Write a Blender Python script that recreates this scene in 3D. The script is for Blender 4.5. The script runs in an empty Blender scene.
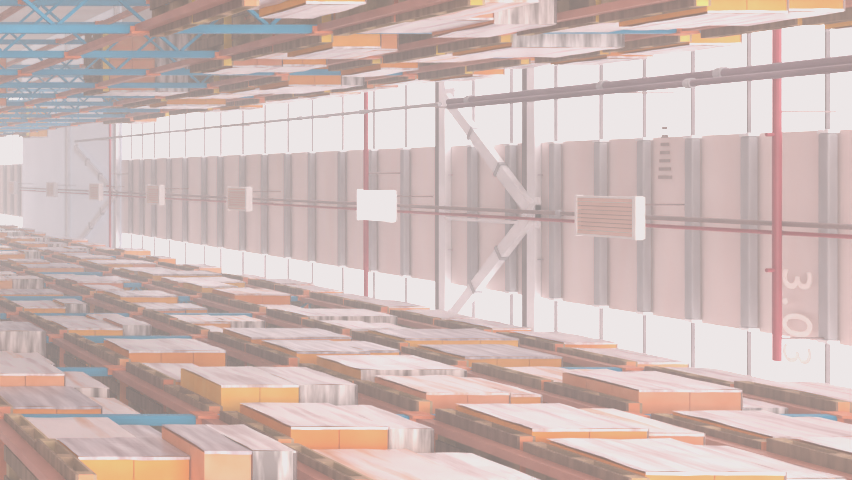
import bpy, bmesh, math, random
from mathutils import Vector, Matrix, noise

# ------------------------------------------------------------------ basics
S = bpy.context.scene
COL = S.collection
F = 1300.0                       # focal length in pixels
VX, VY = -250.0, 175.0           # vanishing point of the aisle in the photo
EYE = 1.6
XR, XL = 2.11, -1.46             # aisle faces of the two racks
DEPTH = 1.10                     # rack depth
LEV = 1.87                       # beam pitch
CEIL = EYE + 12.2


def px(X, Y, Z):                 # projection, used only to skip what the photo does not show
    return VX + F * (Z - EYE) / Y, VY + F * X / Y


def link(o, parent=None):
    COL.objects.link(o)
    if parent is not None:
        o.parent = parent
    return o


def tag(o, label=None, cat=None, group=None, kind=None):
    if label: o['label'] = label
    if cat: o['category'] = cat
    if group: o['group'] = group
    if kind: o['kind'] = kind
    return o


def empty(name, loc):
    o = bpy.data.objects.new(name, None)
    o.location = loc
    o.empty_display_size = 0.2
    return link(o)


class MB:
    def __init__(s):
        s.v, s.f, s.m = [], [], []

    def box(s, x0, x1, y0, y1, z0, z1, mi=0, near=None):
        b = len(s.v)
        s.v += [(x0, y0, z0), (x1, y0, z0), (x1, y1, z0), (x0, y1, z0),
                (x0, y0, z1), (x1, y0, z1), (x1, y1, z1), (x0, y1, z1)]
        fs = [(0, 3, 2, 1), (4, 5, 6, 7), (0, 1, 5, 4), (1, 2, 6, 5), (2, 3, 7, 6), (3, 0, 4, 7)]
        for k, q in enumerate(fs):
            s.f.append(tuple(b + i for i in q))
            s.m.append(near if (near is not None and k == 2) else mi)
        return s

    def bar(s, a, b, w, h, up=(0, 0, 1), mi=0):
        a, b = Vector(a), Vector(b)
        d = (b - a).normalized()
        u = Vector(up)
        r = d.cross(u)
        if r.length < 1e-5: r = d.cross(Vector((1, 0, 0)))
        r.normalize(); u = r.cross(d).normalized()
        n = len(s.v)
        for p in (a, b):
            for i, j in ((-1, -1), (1, -1), (1, 1), (-1, 1)):
                s.v.append(tuple(p + r * (i * w / 2) + u * (j * h / 2)))
        for q in ((3, 2, 1, 0), (4, 5, 6, 7), (0, 1, 5, 4), (1, 2, 6, 5), (2, 3, 7, 6), (3, 0, 4, 7)):
            s.f.append(tuple(n + i for i in q)); s.m.append(mi)
        return s

    def tube(s, a, b, r, seg=12, mi=0):
        a, b = Vector(a), Vector(b)
        d = (b - a).normalized()
        u = d.orthogonal().normalized(); w = d.cross(u)
        n = len(s.v)
        for p in (a, b):
            for k in range(seg):
                t = 2 * math.pi * k / seg
                s.v.append(tuple(p + u * (r * math.cos(t)) + w * (r * math.sin(t))))
        for k in range(seg):
            k2 = (k + 1) % seg
            s.f.append((n + k, n + k2, n + seg + k2, n + seg + k)); s.m.append(mi)
        s.f.append(tuple(n + k for k in reversed(range(seg)))); s.m.append(mi)
        s.f.append(tuple(n + seg + k for k in range(seg))); s.m.append(mi)
        return s

    def grid(s, pts, nu, nv, mi=0, flip=False):
        n = len(s.v)
        s.v += [tuple(p) for p in pts]
        for i in range(nu - 1):
            for j in range(nv - 1):
                q = (n + i * nv + j, n + (i + 1) * nv + j, n + (i + 1) * nv + j + 1, n + i * nv + j + 1)
                s.f.append(q[::-1] if flip else q); s.m.append(mi)
        return s

    def mesh(s, name, mats):
        me = bpy.data.meshes.new(name)
        me.from_pydata(s.v, [], s.f)
        for m in mats: me.materials.append(m)
        for p, mi in zip(me.polygons, s.m): p.material_index = mi
        me.update()
        return me

    def build(s, name, mats, parent=None, loc=None, bevel=0):
        if not isinstance(mats, (list, tuple)): mats = [mats]
        o = bpy.data.objects.new(name, s.mesh(name, mats))
        if loc is not None: o.location = loc
        if bevel:
            md = o.modifiers.new('bevel', 'BEVEL'); md.width = bevel; md.segments = 2; md.limit_method = 'ANGLE'
        return link(o, parent)


# ------------------------------------------------------------------ materials
def mat(name, col, col2=None, rough=.6, metal=0., scale=(6, 6, 6), fac=(0.35, 0.65), bump=0., emit=None, detail=4, wave=None, coord='Object', island=0.):
    m = bpy.data.materials.new(name); m.use_nodes = True
    nt = m.node_tree; N = nt.nodes; L = nt.links
    b = N['Principled BSDF']
    b.inputs['Roughness'].default_value = rough
    b.inputs['Metallic'].default_value = metal
    b.inputs['Base Color'].default_value = (*col, 1)
    tc = N.new('ShaderNodeTexCoord'); mp = N.new('ShaderNodeMapping')
    L.new(tc.outputs[coord], mp.inputs[0]); mp.inputs['Scale'].default_value = scale
    oi = N.new('ShaderNodeObjectInfo')
    ad = N.new('ShaderNodeVectorMath'); ad.operation = 'MULTIPLY_ADD'
    L.new(oi.outputs['Random'], ad.inputs[0]); ad.inputs[1].default_value = (37, 53, 71)
    L.new(mp.outputs[0], ad.inputs[2])
    nz = N.new('ShaderNodeTexNoise'); L.new(ad.outputs[0], nz.inputs['Vector'])
    nz.inputs['Scale'].default_value = 1; nz.inputs['Detail'].default_value = detail
    last = None
    if col2 is not None:
        r = N.new('ShaderNodeValToRGB')
        r.color_ramp.elements[0].position = fac[0]; r.color_ramp.elements[1].position = fac[1]
        r.color_ramp.elements[0].color = (*col, 1); r.color_ramp.elements[1].color = (*col2, 1)
        L.new(nz.outputs['Fac'], r.inputs[0])
        last = r.outputs[0]
        if island:
            h = N.new('ShaderNodeHueSaturation'); L.new(last, h.inputs['Color'])
            mr = N.new('ShaderNodeMapRange'); L.new(oi.outputs['Random'], mr.inputs[0])
            mr.inputs['To Min'].default_value = 1 - island; mr.inputs['To Max'].default_value = 1 + island
            L.new(mr.outputs[0], h.inputs['Value'])
            mr2 = N.new('ShaderNodeMapRange'); L.new(oi.outputs['Random'], mr2.inputs[0])
            mr2.inputs['To Min'].default_value = .485; mr2.inputs['To Max'].default_value = .51
            L.new(mr2.outputs[0], h.inputs['Hue'])
            last = h.outputs[0]
        L.new(last, b.inputs['Base Color'])
    if bump:
        bp = N.new('ShaderNodeBump'); bp.inputs['Strength'].default_value = bump; bp.inputs['Distance'].default_value = .02
        L.new(nz.outputs['Fac'], bp.inputs['Height']); L.new(bp.outputs[0], b.inputs['Normal'])
    if emit:
        b.inputs['Emission Strength'].default_value = emit
        if last is not None: L.new(last, b.inputs['Emission Color'])
        else: b.inputs['Emission Color'].default_value = (*col, 1)
    return m


M = {}
M['blue'] = mat('blue_paint', (.0, .30, .52), (.02, .38, .62), .45, scale=(3, 3, 1.5))
M['beam'] = mat('beam_paint', (.52, .22, .16), (.62, .30, .23), .45, scale=(3, 2, 3))
M['connector'] = mat('connector_paint', (.72, .22, .10), (.80, .30, .16), .5, scale=(5, 5, 5))
M['wood'] = mat('pallet_wood', (.40, .29, .17), (.54, .40, .26), .8, scale=(9, 3, 9), bump=.3, island=.15)
M['wood_dark'] = mat('pallet_shaded_underside', (.19, .125, .085), (.30, .20, .14), .85, scale=(2, 14, 4), bump=.3, island=.15)  # darker copy of the pallet wood, underside shade put into the colour
M['wood_orange'] = mat('warm_lit_end', (.74, .28, .11), (.82, .36, .17), .6, scale=(6, 6, 6), island=.1)  # orange stands in for warm light on the near stringer faces
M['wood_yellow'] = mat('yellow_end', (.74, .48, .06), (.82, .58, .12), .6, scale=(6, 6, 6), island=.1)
M['carton_a'] = mat('orange_carton', (.80, .31, .03), (.88, .39, .07), .75, scale=(3, 3, 2.5), island=.08)
M['carton_b'] = mat('salmon_carton', (.76, .32, .14), (.84, .43, .24), .75, scale=(3, 3, 2.5), island=.08)
M['carton_c'] = mat('amber_carton', (.78, .36, .05), (.86, .46, .12), .75, scale=(3, 3, 2.5), island=.08)
M['film_a'] = mat('pale_film', (.58, .47, .49), (.89, .87, .90), .32, scale=(3, .9, 8), fac=(.34, .56), bump=.5, detail=6, island=.07)  # whitish film tones stand in for skylight reflected off the glossy wrap
M['film_b'] = mat('pink_film', (.72, .42, .30), (.86, .80, .82), .33, scale=(3, .8, 7), fac=(.34, .52), bump=.5, detail=6, island=.07)
M['film_c'] = mat('grey_film', (.36, .29, .33), (.74, .69, .73), .3, scale=(3, 1.0, 10), fac=(.30, .66), bump=.5, detail=6, island=.07)
M['film_end'] = mat('clear_end_film', (.22, .20, .20), (.80, .76, .76), .25, scale=(1.6, 3, 11), fac=(.36, .62), bump=.4, detail=5)
M['tape'] = mat('dark_edge', (.16, .13, .13), (.24, .2, .2), .6, scale=(8, 8, 8))
M['deck'] = mat('roof_deck', (.72, .60, .58), (.84, .73, .71), .7, scale=(.35, 1.2, 1), fac=(.3, .7), emit=.06)  # faint self-glow added to brighten the deck
M['deck_grey'] = mat('grey_deck', (.76, .81, .90), (.82, .87, .96), .7, scale=(.35, .4, 1), emit=.22)  # bluish self-glow added so the grey bay looks lighter
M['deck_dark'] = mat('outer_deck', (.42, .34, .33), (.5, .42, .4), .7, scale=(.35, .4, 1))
M['sky'] = mat('skylight', (.90, .86, .86), (.98, .955, .955), .4, scale=(.25, .9, 1), fac=(.3, .7), emit=3.6)
M['steel'] = mat('grey_steel', (.36, .36, .38), (.45, .45, .47), .45, scale=(1, 3, 3))
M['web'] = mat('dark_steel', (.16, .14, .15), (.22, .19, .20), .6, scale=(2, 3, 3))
M['pale_steel'] = mat('pale_steel', (.86, .87, .90), (.93, .94, .96), .4, scale=(2, 3, 3))
M['red'] = mat('red_pipe', (.30, .02, .045), (.37, .04, .07), .45, scale=(2, 2, 2))
M['mauve'] = mat('mauve_pipe', (.17, .12, .15), (.24, .175, .21), .5, scale=(2, 1, 2))
M['thin'] = mat('dark_pipe', (.24, .17, .17), (.30, .22, .22), .5, scale=(2, 1, 2))
M['white'] = mat('white_enamel', (.88, .86, .85), (.94, .92, .91), .4, scale=(4, 4, 4))
M['louvre'] = mat('louvre', (.70, .46, .38), (.80, .56, .48), .5, scale=(2, 1, 2))
M['louvre_dark'] = mat('louvre_gap', (.22, .14, .12), (.28, .18, .16), .6, scale=(2, 1, 2))
M['tube'] = mat('lamp_tube', (.95, .86, .80), rough=.4, emit=.25)
M['tube_lit'] = mat('lamp_tube_lit', (1, .96, .95), rough=.4, emit=2.0)
M['floor'] = mat('concrete', (.70, .66, .64), (.78, .74, .72), .5, scale=(.4, .4, .4), bump=.05)
M['wall'] = mat('wall_panel', (.46, .33, .30), (.62, .48, .45), .8, scale=(1, .35, .25))
M['letter'] = mat('cream_letters', (.96, .86, .82), (.99, .92, .88), .6, scale=(2, 2, 2), emit=.1)  # lettering of a double-exposure ghost, with a faint added glow
M['overlay'] = mat('dark_overlay', (.36, .28, .27), (.42, .34, .33), .7, scale=(6, 6, 6))  # double-exposure ghost marks, built as flat dashes

rnd = random.Random(11)

# ------------------------------------------------------------------ setting
Y0, Y1 = -3.0, 84.0
WL, WR = -5.6, 6.6
tag(MB().box(WL, WR, Y0, Y1, -.2, 0).build('floor', M['floor']), kind='structure')
GA = F * 12.2 / (122 + 250); GB = F * 12.2 / (22 + 250)        # the blank grey roof bay
bandL, bandR = -.51, 1.90
skyL, skyR = -3.7, 5.0
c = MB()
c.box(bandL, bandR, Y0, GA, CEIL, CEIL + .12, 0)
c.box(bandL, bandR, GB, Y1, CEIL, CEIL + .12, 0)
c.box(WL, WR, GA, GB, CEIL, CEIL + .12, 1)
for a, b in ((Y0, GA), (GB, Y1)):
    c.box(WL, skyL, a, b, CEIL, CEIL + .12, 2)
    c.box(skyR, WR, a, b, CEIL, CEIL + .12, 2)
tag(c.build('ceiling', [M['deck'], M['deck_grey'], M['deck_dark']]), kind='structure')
n = 1
for a, b in ((Y0, GA), (GB, Y1)):
    for x0, x1 in ((skyL, bandL), (bandR, skyR)):
        tag(MB().box(x0, x1, a, b, CEIL + .04, CEIL + .09).build('window_%d' % n, M['sky']), kind='structure')
        n += 1
tag(MB().box(WL - .2, WL, Y0, Y1, 0, CEIL + .12).build('wall_left', M['wall']), kind='structure')
tag(MB().box(WR, WR + .2, Y0, Y1, 0, CEIL + .12).build('wall_right', M['wall']), kind='structure')
tag(MB().box(WL - .2, WR + .2, Y1, Y1 + .2, 0, CEIL + .12).build('wall_back', M['wall']), kind='structure')

ORD = ['zeroth', 'first', 'second', 'third', 'fourth', 'fifth', 'sixth', 'seventh', 'eighth', 'ninth', 'tenth', 'eleventh', 'twelfth',
       'thirteenth', 'fourteenth', 'fifteenth', 'sixteenth', 'seventeenth', 'eighteenth', 'nineteenth', 'twentieth', 'twenty-first',
       'twenty-second', 'twenty-third', 'twenty-fourth', 'twenty-fifth', 'twenty-sixth', 'twenty-seventh', 'twenty-eighth']


# ------------------------------------------------------------------ roof steel
def Yat(x, h): return F * h / (x - VX)


purlin_x = [821, 743, 687, 639, 596, 551, 507, 469, 402, 370, 339, 309, 285, 262, 240, 218, 202, 183, 167, 152, 140, 129, 18, 11, 4]
for k, x in enumerate(purlin_x):
    y = Yat(x, 12.1)
    r = empty('roof_purlin', (0, y, CEIL))
    where = ('%s grey roof purlin from the photo right edge, crossing pale skylights and brown deck' % ORD[k + 1])
    tag(r, where, 'purlin', 'roof purlins across the aisle')
    MB().box(skyL, skyR, -.010, .010, -.05, .0).build('web', M['web'], r)
    MB().box(bandL + .04, bandR - .05, -.155, -.012, -.15, -.03).build('cover', M['steel'], r, bevel=.02)
    for xa, xb in ((bandL, bandL + .04), (bandR - .05, bandR - .01)):
        MB().box(xa, xb, -.16, -.012, -.155, -.02).build('end_cap', M['pale_steel'], r)

RH = 12.06
rafter_x = [(443, 'bright roof rafter the nearer diagonal brace starts from'), (532, 'grey roof rafter where the two nearer braces meet'),
            (67, 'pale roof rafter across the blank grey roof bay'), (116, 'pale rafter at the edge of the blank grey roof bay')]
for x, lab in rafter_x:
    y = Yat(x, RH)
    r = empty('roof_rafter', (0, y, EYE + RH))
    tag(r, lab, 'rafter')
    w = .20
    MB().box(WL + .02, WR - .02, -w / 2, w / 2, -.02, .02).build('flange', M['pale_steel'], r)
    MB().box(WL + .02, WR - .02, .11, .25, -.01, .02).build('shade_strip', M['web'], r)  # added dark strip standing in for the rafter's shadow side
    MB().box(WL + .02, WR - .02, -.02, .02, .02, CEIL - EYE - RH - .01).build('web', M['pale_steel'], r)
    for q in range(-3, 5):
        MB().box(q * 1.3 - .008, q * 1.3 + .008, -w / 2 + .01, w / 2 - .01, .02, CEIL - EYE - RH - .02).build('stiffener', M['steel'], r)


def brace(xa, sa, xb, sb, lab, mate, w):
    h = RH - .06
    a = Vector((sa * h, Yat(xa, h), EYE + h)); b = Vector((sb * h, Yat(xb, h), EYE + h))
    r = empty('roof_brace', a)
    tag(r, lab, 'brace')
    d = b - a
    MB().bar((0, 0, 0), d, w, .10).build('tube', mate, r)
    for t in (.34, .67):
        p = d * t
        MB().bar(p - d.normalized() * .03, p + d.normalized() * .03, w + .05, .14).build('splice_collar', M['steel'], r)
    for t in (0, 1):
        p = d * t
        MB().box(p.x - .18, p.x + .18, p.y - .16, p.y + .16, .05, .07).build('gusset_plate', M['pale_steel'], r)


brace(447, -.110, 530, .043, 'pale diagonal roof brace running from the bright rafter down to the braces\' meeting point', M['pale_steel'], .20)
brace(450, .207, 530, .053, 'pale diagonal roof brace rising from the stacked loads to the braces\' meeting point', M['pale_steel'], .20)
brace(75, -.083, 114, .048, 'small far roof brace on the grey bay slanting down to the rafter', M['pale_steel'], .20)
brace(80, .197, 114, .056, 'small far roof brace on the grey bay slanting up to the rafter', M['pale_steel'], .20)
h = RH - .1
ya, yb = Yat(447, h), Yat(518, h)
o = MB().bar((.062 * h, ya, EYE + h), (.062 * h, yb, EYE + h), .05, .05).build('roof_strut', M['pale_steel'])
tag(o, 'thin white strut from the bright rafter toward the braces\' meeting point', 'strut')


def runpipe(slope, hp, x0, x1, rad, mate, lab, joints=(), name='service_pipe', cat='pipe'):
    X = slope * hp
    ya, yb = Yat(x0, hp), Yat(x1, hp)
    r = empty(name, (X, yb, EYE + hp))
    tag(r, lab, cat)
    run = MB().tube((0, 0, 0), (0, ya - yb, 0), rad).build('pipe_run', mate, r)
    for jx in joints:
        y = Yat(jx, hp) - yb
        MB().tube((0, y - .05, 0), (0, y + .05, 0), rad * 1.45).build('coupling', M['steel'], run)
    y = 1.0
    while y < min(ya - yb, 50):
        MB().tube((0, y, rad), (0, y, CEIL - EYE - hp - .01), .012, 6).build('hanger_rod', M['thin'], r); y += 4.2


runpipe(-.1045, 11.3, 449, 960, .055, M['mauve'], 'thick mauve service pipe with ring couplings, upper of the parallel pair over skylights', (604, 722, 470))
runpipe(-.0975, 11.12, 449, 960, .042, M['mauve'], 'slimmer mauve service pipe running just below the thick coupled one', (690,))
runpipe(-.103, 11.3, 75, 440, .036, M['steel'], 'thin grey pipe running from the bright rafter off toward the grey bay', (300, 362))
runpipe(.0472, 11.62, 20, 960, .03, M['thin'], 'thin dark pipe along the middle of the brown roof deck', (560,), 'conduit')
runpipe(.0562, 11.62, 20, 960, .024, M['red'], 'thin red pipe along the brown roof deck beside the dark conduit', (778,), 'sprinkler_pipe')


def crosspipe(x, hp, s0, s1, rad, lab):
    y = Yat(x, hp)
    r = empty('sprinkler_pipe', (s0 * hp, y, EYE + hp))
    tag(r, lab, 'pipe')
    L = (s1 - s0) * hp
    run = MB().tube((0, 0, 0), (L, 0, 0), rad).build('pipe_run', M['red'], r)
    for t in (.22, .5, .8):
        MB().tube((L * t, 0, 0), (L * t, 0, -.12), .022, 8).build('sprinkler_head', M['red'], run)
    for t in (.05, .45, .95):
        MB().tube((L * t, 0, rad), (L * t, 0, CEIL - EYE - hp - .01), .012, 6).build('hanger_rod', M['thin'], r)


crosspipe(777, 11.53, -.26, .181, .045, 'thick red sprinkler pipe crossing the roof beside the pale lettering')
crosspipe(366, 11.53, -.30, .36, .045, 'red sprinkler pipe crossing the roof behind the glowing white lamp')
crosspipe(110, 11.53, -.30, .36, .04, 'faint thin red sprinkler pipe crossing the far grey roof bay')

# light fixtures down the middle
LH = 11.35
for k, x in enumerate([607, 375, 238, 154, 95, 51, 12]):
    y = Yat(x, LH); X = .0487 * LH
    lit = k == 1
    r = empty('ceiling_light', (X, y, EYE + LH))
    labs = ['brown louvred roof light with white frame, largest and nearest to the red-piped end', 'blurred glowing white roof light hanging over the red sprinkler pipe',
            'white framed roof light first beyond the glowing white one', 'small white roof light second beyond the glowing white one',
            'small roof light beside the far diagonal braces', 'tiny roof light on the blank grey roof bay', 'tiniest white roof light in the bay beyond the grey deck']
    tag(r, labs[k], 'ceiling light', 'roof lights in a row down the aisle')
    hw, hl = .27, .60
    MB().box(-hw, hw, -hl + .03, hl - .03, .03, .12).build('housing', M['white'], r, bevel=.01)
    wm = M['tube_lit'] if lit else M['white']
    for xa in (-hw, hw - .025):
        MB().box(xa, xa + .025, -hl, hl, -.035, .03).build('side_rim', wm, r)
    MB().box(-hw - .01, hw + .01, -hl - .02, -hl + .05, -.045, .06).build('end_cap', wm, r, bevel=.008)
    MB().box(-hw - .01, hw + .01, hl - .03, hl + .02, -.04, .06).build('end_cap', wm, r, bevel=.008)
    for q in range(4):
        xx = -hw + .09 + q * .12
        MB().tube((xx, -hl + .06, .0), (xx, hl - .04, .0), .02, 10).build('lamp_tube', M['tube_lit'] if lit else M['tube'], r)
    lv = MB()
    if lit:
        lv.box(-hw + .03, hw - .03, -hl + .05, hl - .03, -.045, -.03)
        lv.build('diffuser', M['tube_lit'], r)
    else:
        for q in range(9):
            xx = -hw + .03 + q * .055
            lv.box(xx - .004, xx + .044, -hl + .05, hl - .03, -.03, -.022)
        lv.build('louvre', M['louvre'], r)
        MB().box(-hw + .025, hw - .025, -hl + .05, hl - .03, .022, .03).build('reflector', M['louvre_dark'], r)
    for yy in (-.4, .4):
        MB().tube((-.17, yy, .13), (-.17, yy, CEIL - EYE - LH - .01), .01, 6).build('hanger_rod', M['thin'], r)

# pale lettering and dark stencil marks copying double-exposure ghosts onto the roof deck
cu = bpy.data.curves.new('lettering', 'FONT'); cu.body = '3.03'; cu.size = .60; cu.extrude = .002; cu.space_character = 1.15
cu.align_x = 'LEFT'
to = bpy.data.objects.new('tmp_text', cu); COL.objects.link(to)
bpy.context.view_layer.update()
me = bpy.data.meshes.new_from_object(to.evaluated_get(bpy.context.evaluated_depsgraph_get()))
bpy.data.objects.remove(to)
o = bpy.data.objects.new('ghost_lettering', me); me.materials.clear(); me.materials.append(M['letter'])
hz = 12.14
yb_ = Yat(783, hz)
o.matrix_world = Matrix(((1, 0, 0, (266 - VY) / F * yb_), (0, -1, 0, yb_), (0, 0, -1, EYE + hz), (0, 0, 0, 1)))
link(o)
tag(o, 'pale double-exposure numerals 3.03 on the brown roof deck beside the thick red pipe', 'lettering')
st = MB()
yy = Yat(664, 12.17)
for q in range(7):
    ypx = 128 + q * 8.2
    X = (ypx - VY) / F * yy
    ww = .05 + .012 * q
    st.box(X - .022, X + .022, yy - ww, yy + ww, EYE + 12.175, EYE + 12.185)
o = st.build('ghost_marking', M['overlay'])
tag(o, 'short column of dark double-exposure dashes on the brown deck above the louvred light', 'marking')


# ------------------------------------------------------------------ racks
class Rack: pass


RR, RL = Rack(), Rack()
RR.x, RR.s, RR.y0, RR.name, RR.n = XR, 1, 8.63, 'bottom rack', 19
RL.x, RL.s, RL.y0, RL.name, RL.n = XL, -1, 10.60, 'top rack', 18
RR.tier = {2: 'lowest shelf', 3: 'second shelf', 4: 'third shelf', 5: 'fourth shelf', 6: 'topmost shelf'}
RL.tier = {3: 'lowest shelf', 4: 'second shelf', 5: 'third shelf', 6: 'topmost shelf'}
TOP = 6 * LEV + .16


def upright_meshes(s):
    """the parts of one upright frame; the aisle face is at x = 0, depth grows with s"""
    def X(a, b): return (min(a * s, b * s), max(a * s, b * s))
    out = []
    for a in (0.0, DEPTH - .085):
        m = MB(); x0, x1 = X(a, a + .085)
        m.box(x0, x1, -.05, .05, 0.01, TOP)
        m.box(x0 + .02, x1 - .02, -.056, .056, 0.01, TOP)          # raised channel lips
        out.append(('post', m, 'blue'))
        f = MB(); f.box(x0 - .03, x1 + .03, -.08, .08, 0, .012); out.append(('foot_plate', f, 'blue'))
    b = MB()
    z = .35; k = 0
    xa, xb = .085 * s, (DEPTH - .085) * s
    b.bar((xa, 0, z), (xb, 0, z), .035, .045)
    while z + 1.1 < TOP:
        p, q = (xa, xb) if k % 2 == 0 else (xb, xa)
        b.bar((p, 0, z + .02), (q, 0, z + 1.08), .035, .045, up=(0, 1, 0))
        z += 1.1; k += 1
    b.bar((xa, 0, z), (xb, 0, z), .035, .045)
    out.append(('lacing', b, 'blue'))
    return [(nm, m.mesh(nm, [M[mt]])) for nm, m, mt in out]


def beam_meshes(s, front):
    def X(a, b): return (min(a * s, b * s), max(a * s, b * s))
    L = 2.8 - .125
    out = []
    m = MB()
    x0, x1 = X(.012, .062)
    m.box(x0, x1, .0, L, -.06, .06)
    x0, x1 = X(.062, .085); m.box(x0, x1, .0, L, -.06, .035)        # step of the rolled section
    out.append(('beam_profile', m, 'beam'))
    for y in (0.0, L):
        cmb = MB(); x0, x1 = X(-.012, .012)
        cmb.box(x0, x1, y - .05 if y else -.06, y + .06 if y else .05, -.11, .09)
        xw0, xw1 = X(.0, .07)
        cmb.box(xw0, xw1, (y - .004) if y else -.004, (y + .004) if y else .004, -.11, .09)
        out.append(('connector', cmb, 'connector'))
    return [(nm, m.mesh(nm, [M[mt]])) for nm, m, mt in out]


def pallet_meshes(s, endmat):
    def X(a, b): return (min(a * s, b * s), max(a * s, b * s))
    out = []
    for k, yc in enumerate((-.55, 0, .55)):
        m = MB(); x0, x1 = X(.0, 1.2)
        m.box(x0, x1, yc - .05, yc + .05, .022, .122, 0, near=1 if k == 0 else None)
        out.append(('stringer', m, ['wood', endmat]))
    m = MB()
    for q in range(7):
        a = q * (1.2 - .13) / 6
        x0, x1 = X(a, a + .13); m.box(x0, x1, -.6, .6, .122, .144, 0, near=None)
    out.append(('top_deck', m, ['wood']))
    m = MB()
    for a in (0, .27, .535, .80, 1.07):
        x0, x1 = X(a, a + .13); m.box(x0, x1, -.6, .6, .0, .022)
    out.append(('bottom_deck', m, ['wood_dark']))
    return [(nm, mm.mesh(nm, [M[k] for k in ms])) for nm, mm, ms in out]


def place(name, meshes, loc):
    r = empty(name, loc)
    last = None
    for nm, me in meshes:
        ch = bpy.data.objects.new(nm, me)
        if nm in ('foot_plate', 'connector'):
            link(ch, last)                      # sub-part of the post / beam profile
        else:
            link(ch, r); last = ch
    return r


UP = {1: upright_meshes(1), -1: upright_meshes(-1)}
BM = {1: beam_meshes(1, True), -1: beam_meshes(-1, True)}
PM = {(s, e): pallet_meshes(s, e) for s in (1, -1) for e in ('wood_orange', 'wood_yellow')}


def film_face(m, x, y0, y1, z0, z1, s, seed, off, nu=9, nv=6, wob=.012, mi=0):
    """wrinkled sheet over the aisle face of a block of cartons, its near edge folded round the end"""
    pts = []
    for i in range(nu):
        for j in range(nv):
            y = y0 + (y1 - y0) * i / (nu - 1); z = z0 + (z1 - z0) * j / (nv - 1)
            d = noise.noise(Vector((y * 3 + seed, z * 4, seed * 1.7))) * wob + off
            pts.append((x - s * d, y, z))
    m.grid(pts, nu, nv, mi, flip=(s > 0))


def film_end(m, x, y, z0, z1, s, seed, width, off=.006, nv=8, mi=0):
    pts = []
    for i in range(2):
        for j in range(nv):
            z = z0 + (z1 - z0) * j / (nv - 1)
            w = width if width > .5 else width * (0.55 + .9 * abs(noise.noise(Vector((z * 5, seed, 3.3)))))
            pts.append((x + s * (w if i else -.012), y - off, z))
    m.grid(pts, 2, nv, mi, flip=(s < 0))


def film_top(m, x, y0, y1, z, s, seed, dx, off=.008, nu=7, nv=5, mi=0):
    pts = []
    for i in range(nu):
        for j in range(nv):
            xx = x + s * (-.01 + dx * j / (nv - 1)); yy = y0 + (y1 - y0) * i / (nu - 1)
            pts.append((xx, yy, z + off + noise.noise(Vector((xx * 4, yy * 4, seed))) * .006))
    m.grid(pts, nu, nv, mi, flip=(s < 0))


def make_load(rack, X, Yc, Z, spec, rg):
    """cartons on one pallet; spec = list of tiers (height, set-back from the pallet edge, half width, carton, film, wrapped end)"""
    s = rack.s
    r = empty('pallet_load', (X, Yc, Z))
    z = .002
    seed = rg.random() * 50
    for (hh, fo, hw, cm, fm, gend, *ys) in spec:
        ysh = ys[0] if ys else 0.0
        dx = 1.06 - max(fo, 0) if fo > 0 else 1.06
        m = MB()
        ncol = 3; nrow = max(1, round(hh / .4))
        g = .003
        for a in range(ncol):
            for b in range(nrow):
                for e in range(2):
                    xa = fo + dx * e / 2; xb = fo + dx * (e + 1) / 2
                    q0, q1 = sorted((xa * s, xb * s))
                    m.box(q0 + g, q1 - g, ysh - hw + 2 * hw * a / ncol + g, ysh - hw + 2 * hw * (a + 1) / ncol - g, z + hh * b / nrow + g, z + hh * (b + 1) / nrow - g)
        lay = m.build('carton_layer', M[cm], r)
        f = MB()
        film_face(f, fo * s, ysh - hw - .008, ysh + hw + .004, z, z + hh, s, seed, .014)
        film_top(f, fo * s, ysh - hw - .008, ysh + hw + .004, z + hh, s, seed, dx)
        film_end(f, fo * s, ysh - hw, z, z + hh, s, seed, .014, off=.006)
        f.build('film_wrap', M[fm], lay)
        if gend:
            f = MB()
            film_end(f, fo * s, ysh - hw, z, z + hh, s, seed, dx * .98, off=.010)
            f.box(*sorted(((fo) * s, (fo + dx * .98) * s)), ysh - hw - .016, ysh - hw - .010, z + hh - .02, z + hh, 1)
            eo = f.build('end_film', [M['film_end'], M['tape']], lay)
            eo['label'] = 'streaky clear film over the carton ends'
        z += hh + .004
        seed += 3.1
    return r


CN = {'carton_a': 'orange', 'carton_b': 'salmon', 'carton_c': 'amber'}
FN = {'film_a': 'white film', 'film_b': 'pinkish film', 'film_c': 'grey film'}


def random_spec(rack, rg, lev):
    cm = rg.choice(['carton_a', 'carton_a', 'carton_c', 'carton_b'])
    fm = rg.choice(['film_a', 'film_a', 'film_b', 'film_c']) if rack is RR else rg.choice(['film_a', 'film_a', 'film_a', 'film_b'])
    fo = rg.uniform(-.10, .09) if rack is RR else rg.uniform(-.07, .04)
    hw = rg.uniform(.46, .53) if rack is RR else rg.uniform(.52, .575)
    t = rg.random()
    if lev == 6:
        return [(rg.uniform(.35, .70), fo, hw, cm, 'film_a', False)]
    if t < .58:
        h1 = rg.uniform(.62, .85); h2 = rg.uniform(.28, .62)
        return [(h1, fo, hw, cm, fm, False), (h2, fo + rg.choice([0, .02, .10, -.04]), hw - rg.choice([0, .03, .1]), rg.choice(['carton_a', 'carton_b', 'carton_c']), fm, rg.random() < .55)]
    if t < .88:
        return [(rg.uniform(.85, 1.40), fo, hw, cm, fm, rg.random() < .18)]
    return [(rg.uniform(.35, .6), fo, hw, cm, fm, False)]


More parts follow.
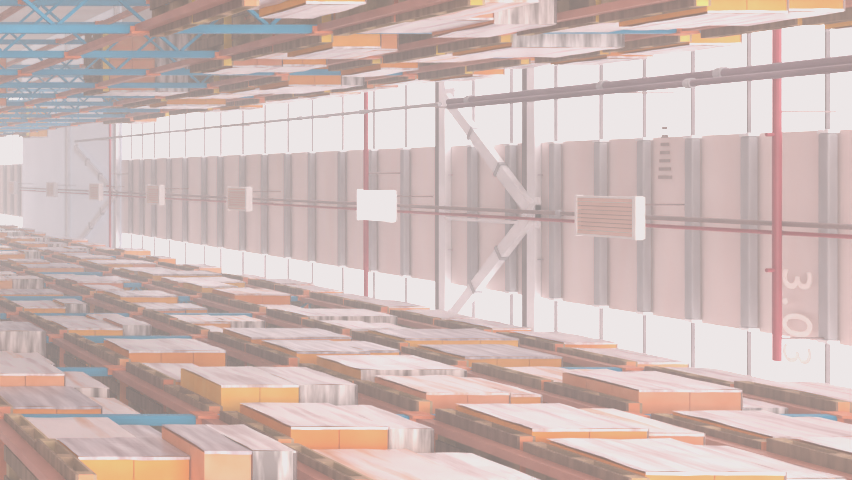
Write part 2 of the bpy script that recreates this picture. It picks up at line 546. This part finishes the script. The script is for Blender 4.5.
# loads read straight off the photo: (rack, shelf, bay, half) -> tiers, None = bare pallet, 'no' = nothing there
OV = {
    ('R', 2, 0, 1): [(.74, .04, .55, 'carton_a', 'film_b', False), (.34, .10, .50, 'carton_b', 'film_c', False)],
    ('R', 2, 0, 0): [(.80, .0, .33, 'carton_a', 'film_c', False, .24), (.33, -.10, .47, 'carton_b', 'film_c', False, .10), (.30, -.10, .47, 'carton_b', 'film_a', True, .10)],
    ('R', 3, 0, 1): [(.76, -.07, .53, 'carton_a', 'film_a', False), (.36, -.05, .50, 'carton_b', 'film_a', True)],
    ('R', 3, 0, 0): [(.80, .05, .55, 'carton_c', 'film_b', False), (.50, .08, .55, 'carton_a', 'film_a', False)],
    ('R', 3, 1, 0): [(.70, -.17, .55, 'carton_c', 'film_a', False), (.52, -.17, .53, 'carton_b', 'film_a', True)],
    ('R', 3, 1, 1): [(.55, .02, .55, 'carton_a', 'film_a', False), (.50, .10, .55, 'carton_a', 'film_a', True)],
    ('R', 2, 1, 0): [(.80, .02, .55, 'carton_a', 'film_c', False), (.40, .12, .5, 'carton_b', 'film_b', True)],
    ('R', 2, 1, 1): [(.78, -.05, .55, 'carton_b', 'film_a', False), (.45, .10, .5, 'carton_b', 'film_b', True)],
    ('R', 5, 1, 0): [(.92, -.10, .55, 'carton_b', 'film_a', False), (.40, .06, .55, 'carton_b', 'film_a', True)],
}
OV.update({
    ('R', 4, 0, 0): [(.95, -.02, .55, 'carton_a', 'film_a', False), (.42, .03, .53, 'carton_a', 'film_a', False)],
    ('R', 4, 0, 1): [(.90, -.04, .55, 'carton_a', 'film_a', False), (.45, .0, .53, 'carton_b', 'film_b', False)],
    ('R', 5, 0, 0): [(.80, .0, .55, 'carton_b', 'film_a', False), (.45, .02, .53, 'carton_b', 'film_a', False)],
    ('R', 5, 0, 1): [(.80, -.02, .55, 'carton_a', 'film_a', False), (.45, .03, .53, 'carton_a', 'film_a', True)],
})

for b_ in range(6):
    for h_ in (0, 1):
        OV[('R', 6, b_, h_)] = [(.52 + .06 * ((b_ * 2 + h_) % 3), .01 * ((b_ + h_) % 3), .57, ('carton_b', 'carton_a')[(b_ + h_) % 2], 'film_a', False)]


def fill(rack, key, loaded):
    s = rack.s
    for lev in (2, 3, 4, 5, 6):
        for b in range(rack.n - 1):
            ya = rack.y0 + 2.8 * b
            # what the photo frame holds of this bay, with a margin
            corners = [px(rack.x + s * d, y, lev * LEV + z) for d in (-.1, 0, .4) for y in (ya, ya + 2.8) for z in (-.2, 1.6)]
            if max(q[0] for q in corners) < -15 or min(q[0] for q in corners) > 880: continue
            if s > 0 and min(q[1] for q in corners) > 500: continue
            if s < 0 and max(q[1] for q in corners) < -25: continue
            if lev not in rack.tier: continue
            for front in (True, False):
                xx = rack.x if front else rack.x + s * DEPTH
                if front:
                    o = place('load_beam', BM[s], (xx, ya + .0625, lev * LEV))
                else:
                    o = place('load_beam', BM[-s], (xx, ya + .0625, lev * LEV))
                tag(o, 'reddish %s load beam, %s, %s bay from the camera, %s' % ('aisle-side' if front else 'rear', rack.tier[lev], ORD[b + 1], rack.name),
                    'load beam', 'load beams of the ' + rack.name)
            for half in (0, 1):
                yc = ya + (.76 if half == 0 else 2.04)
                rg = random.Random('%s%d_%d_%d' % (key, lev, b, half))
                state = loaded(lev, b, half, rg)
                if state == 'no': continue
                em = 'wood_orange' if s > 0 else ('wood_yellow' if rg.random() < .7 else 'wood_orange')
                xp = rack.x - s * (.06 + rg.uniform(-.02, .03))
                zp = lev * LEV + .061
                p = place('wooden_pallet', PM[(s, em)], (xp, yc, zp))
                w = 'nearer' if half == 0 else 'farther'
                where = '%s half of %s bay, %s, %s' % (w, ORD[b + 1], rack.tier[lev], rack.name)
                tag(p, 'brown wooden pallet with %s end, %s' % ('orange' if em == 'wood_orange' else 'yellow', where), 'pallet', 'pallets on the ' + rack.name)
                if state is None: continue
                l = make_load(rack, xp, yc, zp + .144, state, rg)
                sp = state
                hh = sum(t[0] for t in sp)
                look = ('%s %s cartons in %s' % ('tall' if hh > 1.1 else 'low' if hh < .65 else 'mid-height', CN[sp[0][3]], FN[sp[0][4]]))
                tag(l, '%s, %s' % (look, where), 'pallet load', 'wrapped loads on the ' + rack.name)


def loadedR(lev, b, half, rg):
    k = ('R', lev, b, half)
    if k in OV: return OV[k]
    t = rg.random()
    if t < .01: return 'no'
    if t < .03: return None
    return random_spec(RR, rg, lev)


OVL = {
    (3, 0, 1): None,
    (3, 0, 0): [(.42, .12, .5, 'carton_b', 'film_a', False), (.5, .04, .5, 'carton_a', 'film_a', False)],
    (4, 2, 1): 'no',
}


def loadedL(lev, b, half, rg):
    if (lev, b, half) in OVL: return OVL[(lev, b, half)]
    lim = {3: 1, 4: 3, 5: 6, 6: 9}[lev]
    if b >= lim:
        return 'no' if rg.random() < (.97 if b < 12 else .75) else random_spec(RL, rg, lev)
    t = rg.random()
    if t < .05: return 'no'
    if t < .12: return None
    return random_spec(RL, rg, lev)


for rack, key in ((RR, 'R'), (RL, 'L')):
    for k in range(rack.n):
        y = rack.y0 + 2.8 * k
        o = place('rack_upright', UP[rack.s], (rack.x, y, 0))
        tag(o, 'blue laced rack upright, %s from the camera, %s' % (ORD[k + 1], rack.name), 'rack upright', 'uprights of the ' + rack.name)
fill(RR, 'R', loadedR)
fill(RL, 'L', loadedL)

# ------------------------------------------------------------------ light, haze, camera
HAZE = .011
w = bpy.data.worlds.new('world'); S.world = w; w.use_nodes = True
nt = w.node_tree
bg = nt.nodes['Background']; bg.inputs[0].default_value = (1.0, .93, .91, 1); bg.inputs[1].default_value = .75


def area(name, loc, rot, sx, sy, e, col):
    l = bpy.data.lights.new(name, 'AREA'); l.shape = 'RECTANGLE'; l.size = sx; l.size_y = sy; l.energy = e; l.color = col
    o = bpy.data.objects.new(name, l); o.location = loc; o.rotation_euler = rot; link(o)
    return o


# warm fill lamp added behind the camera to light the near-end faces
area('near_end_fill', (.3, -2.5, 6.5), (math.radians(90), 0, 0), 6, 9, 1700, (1, .90, .84))

# haze in the hall; its emission stands in for scattered light and ambient fill
hn = w.node_tree
ab = hn.nodes.new('ShaderNodeVolumeAbsorption'); ab.inputs['Color'].default_value = (0, 0, 0, 1); ab.inputs['Density'].default_value = HAZE
em = hn.nodes.new('ShaderNodeEmission'); em.inputs[0].default_value = (1.0, .945, .945, 1); em.inputs[1].default_value = HAZE * 1.12
ad = hn.nodes.new('ShaderNodeAddShader')
hn.links.new(ab.outputs[0], ad.inputs[0]); hn.links.new(em.outputs[0], ad.inputs[1])
hn.links.new(ad.outputs[0], hn.nodes['World Output'].inputs['Volume'])

cam = bpy.data.cameras.new('camera'); co = bpy.data.objects.new('camera', cam); link(co)
cam.sensor_fit = 'HORIZONTAL'; cam.sensor_width = 36; cam.lens = F / 852 * 36
cam.shift_x = (426 - VX) / 852; cam.shift_y = -(240 - VY) / 852
cam.clip_start = .05; cam.clip_end = 300
# the camera is held on its side: picture right is up
co.matrix_world = Matrix(((0, -1, 0, 0), (0, 0, -1, 0), (1, 0, 0, EYE), (0, 0, 0, 1)))
S.camera = co

vs = S.view_settings
vs.view_transform = 'Standard'; vs.exposure = 0.0; vs.gamma = 1.0
vs.use_curve_mapping = True
cmv = vs.curve_mapping; cmv.extend = 'HORIZONTAL'
for ch, lo, hi in ((0, .102, .845), (1, .087, .80), (2, .078, .80)):
    cc = cmv.curves[ch]
    cc.points[0].location = (0, lo); cc.points[1].location = (1, hi)
cmv.update()
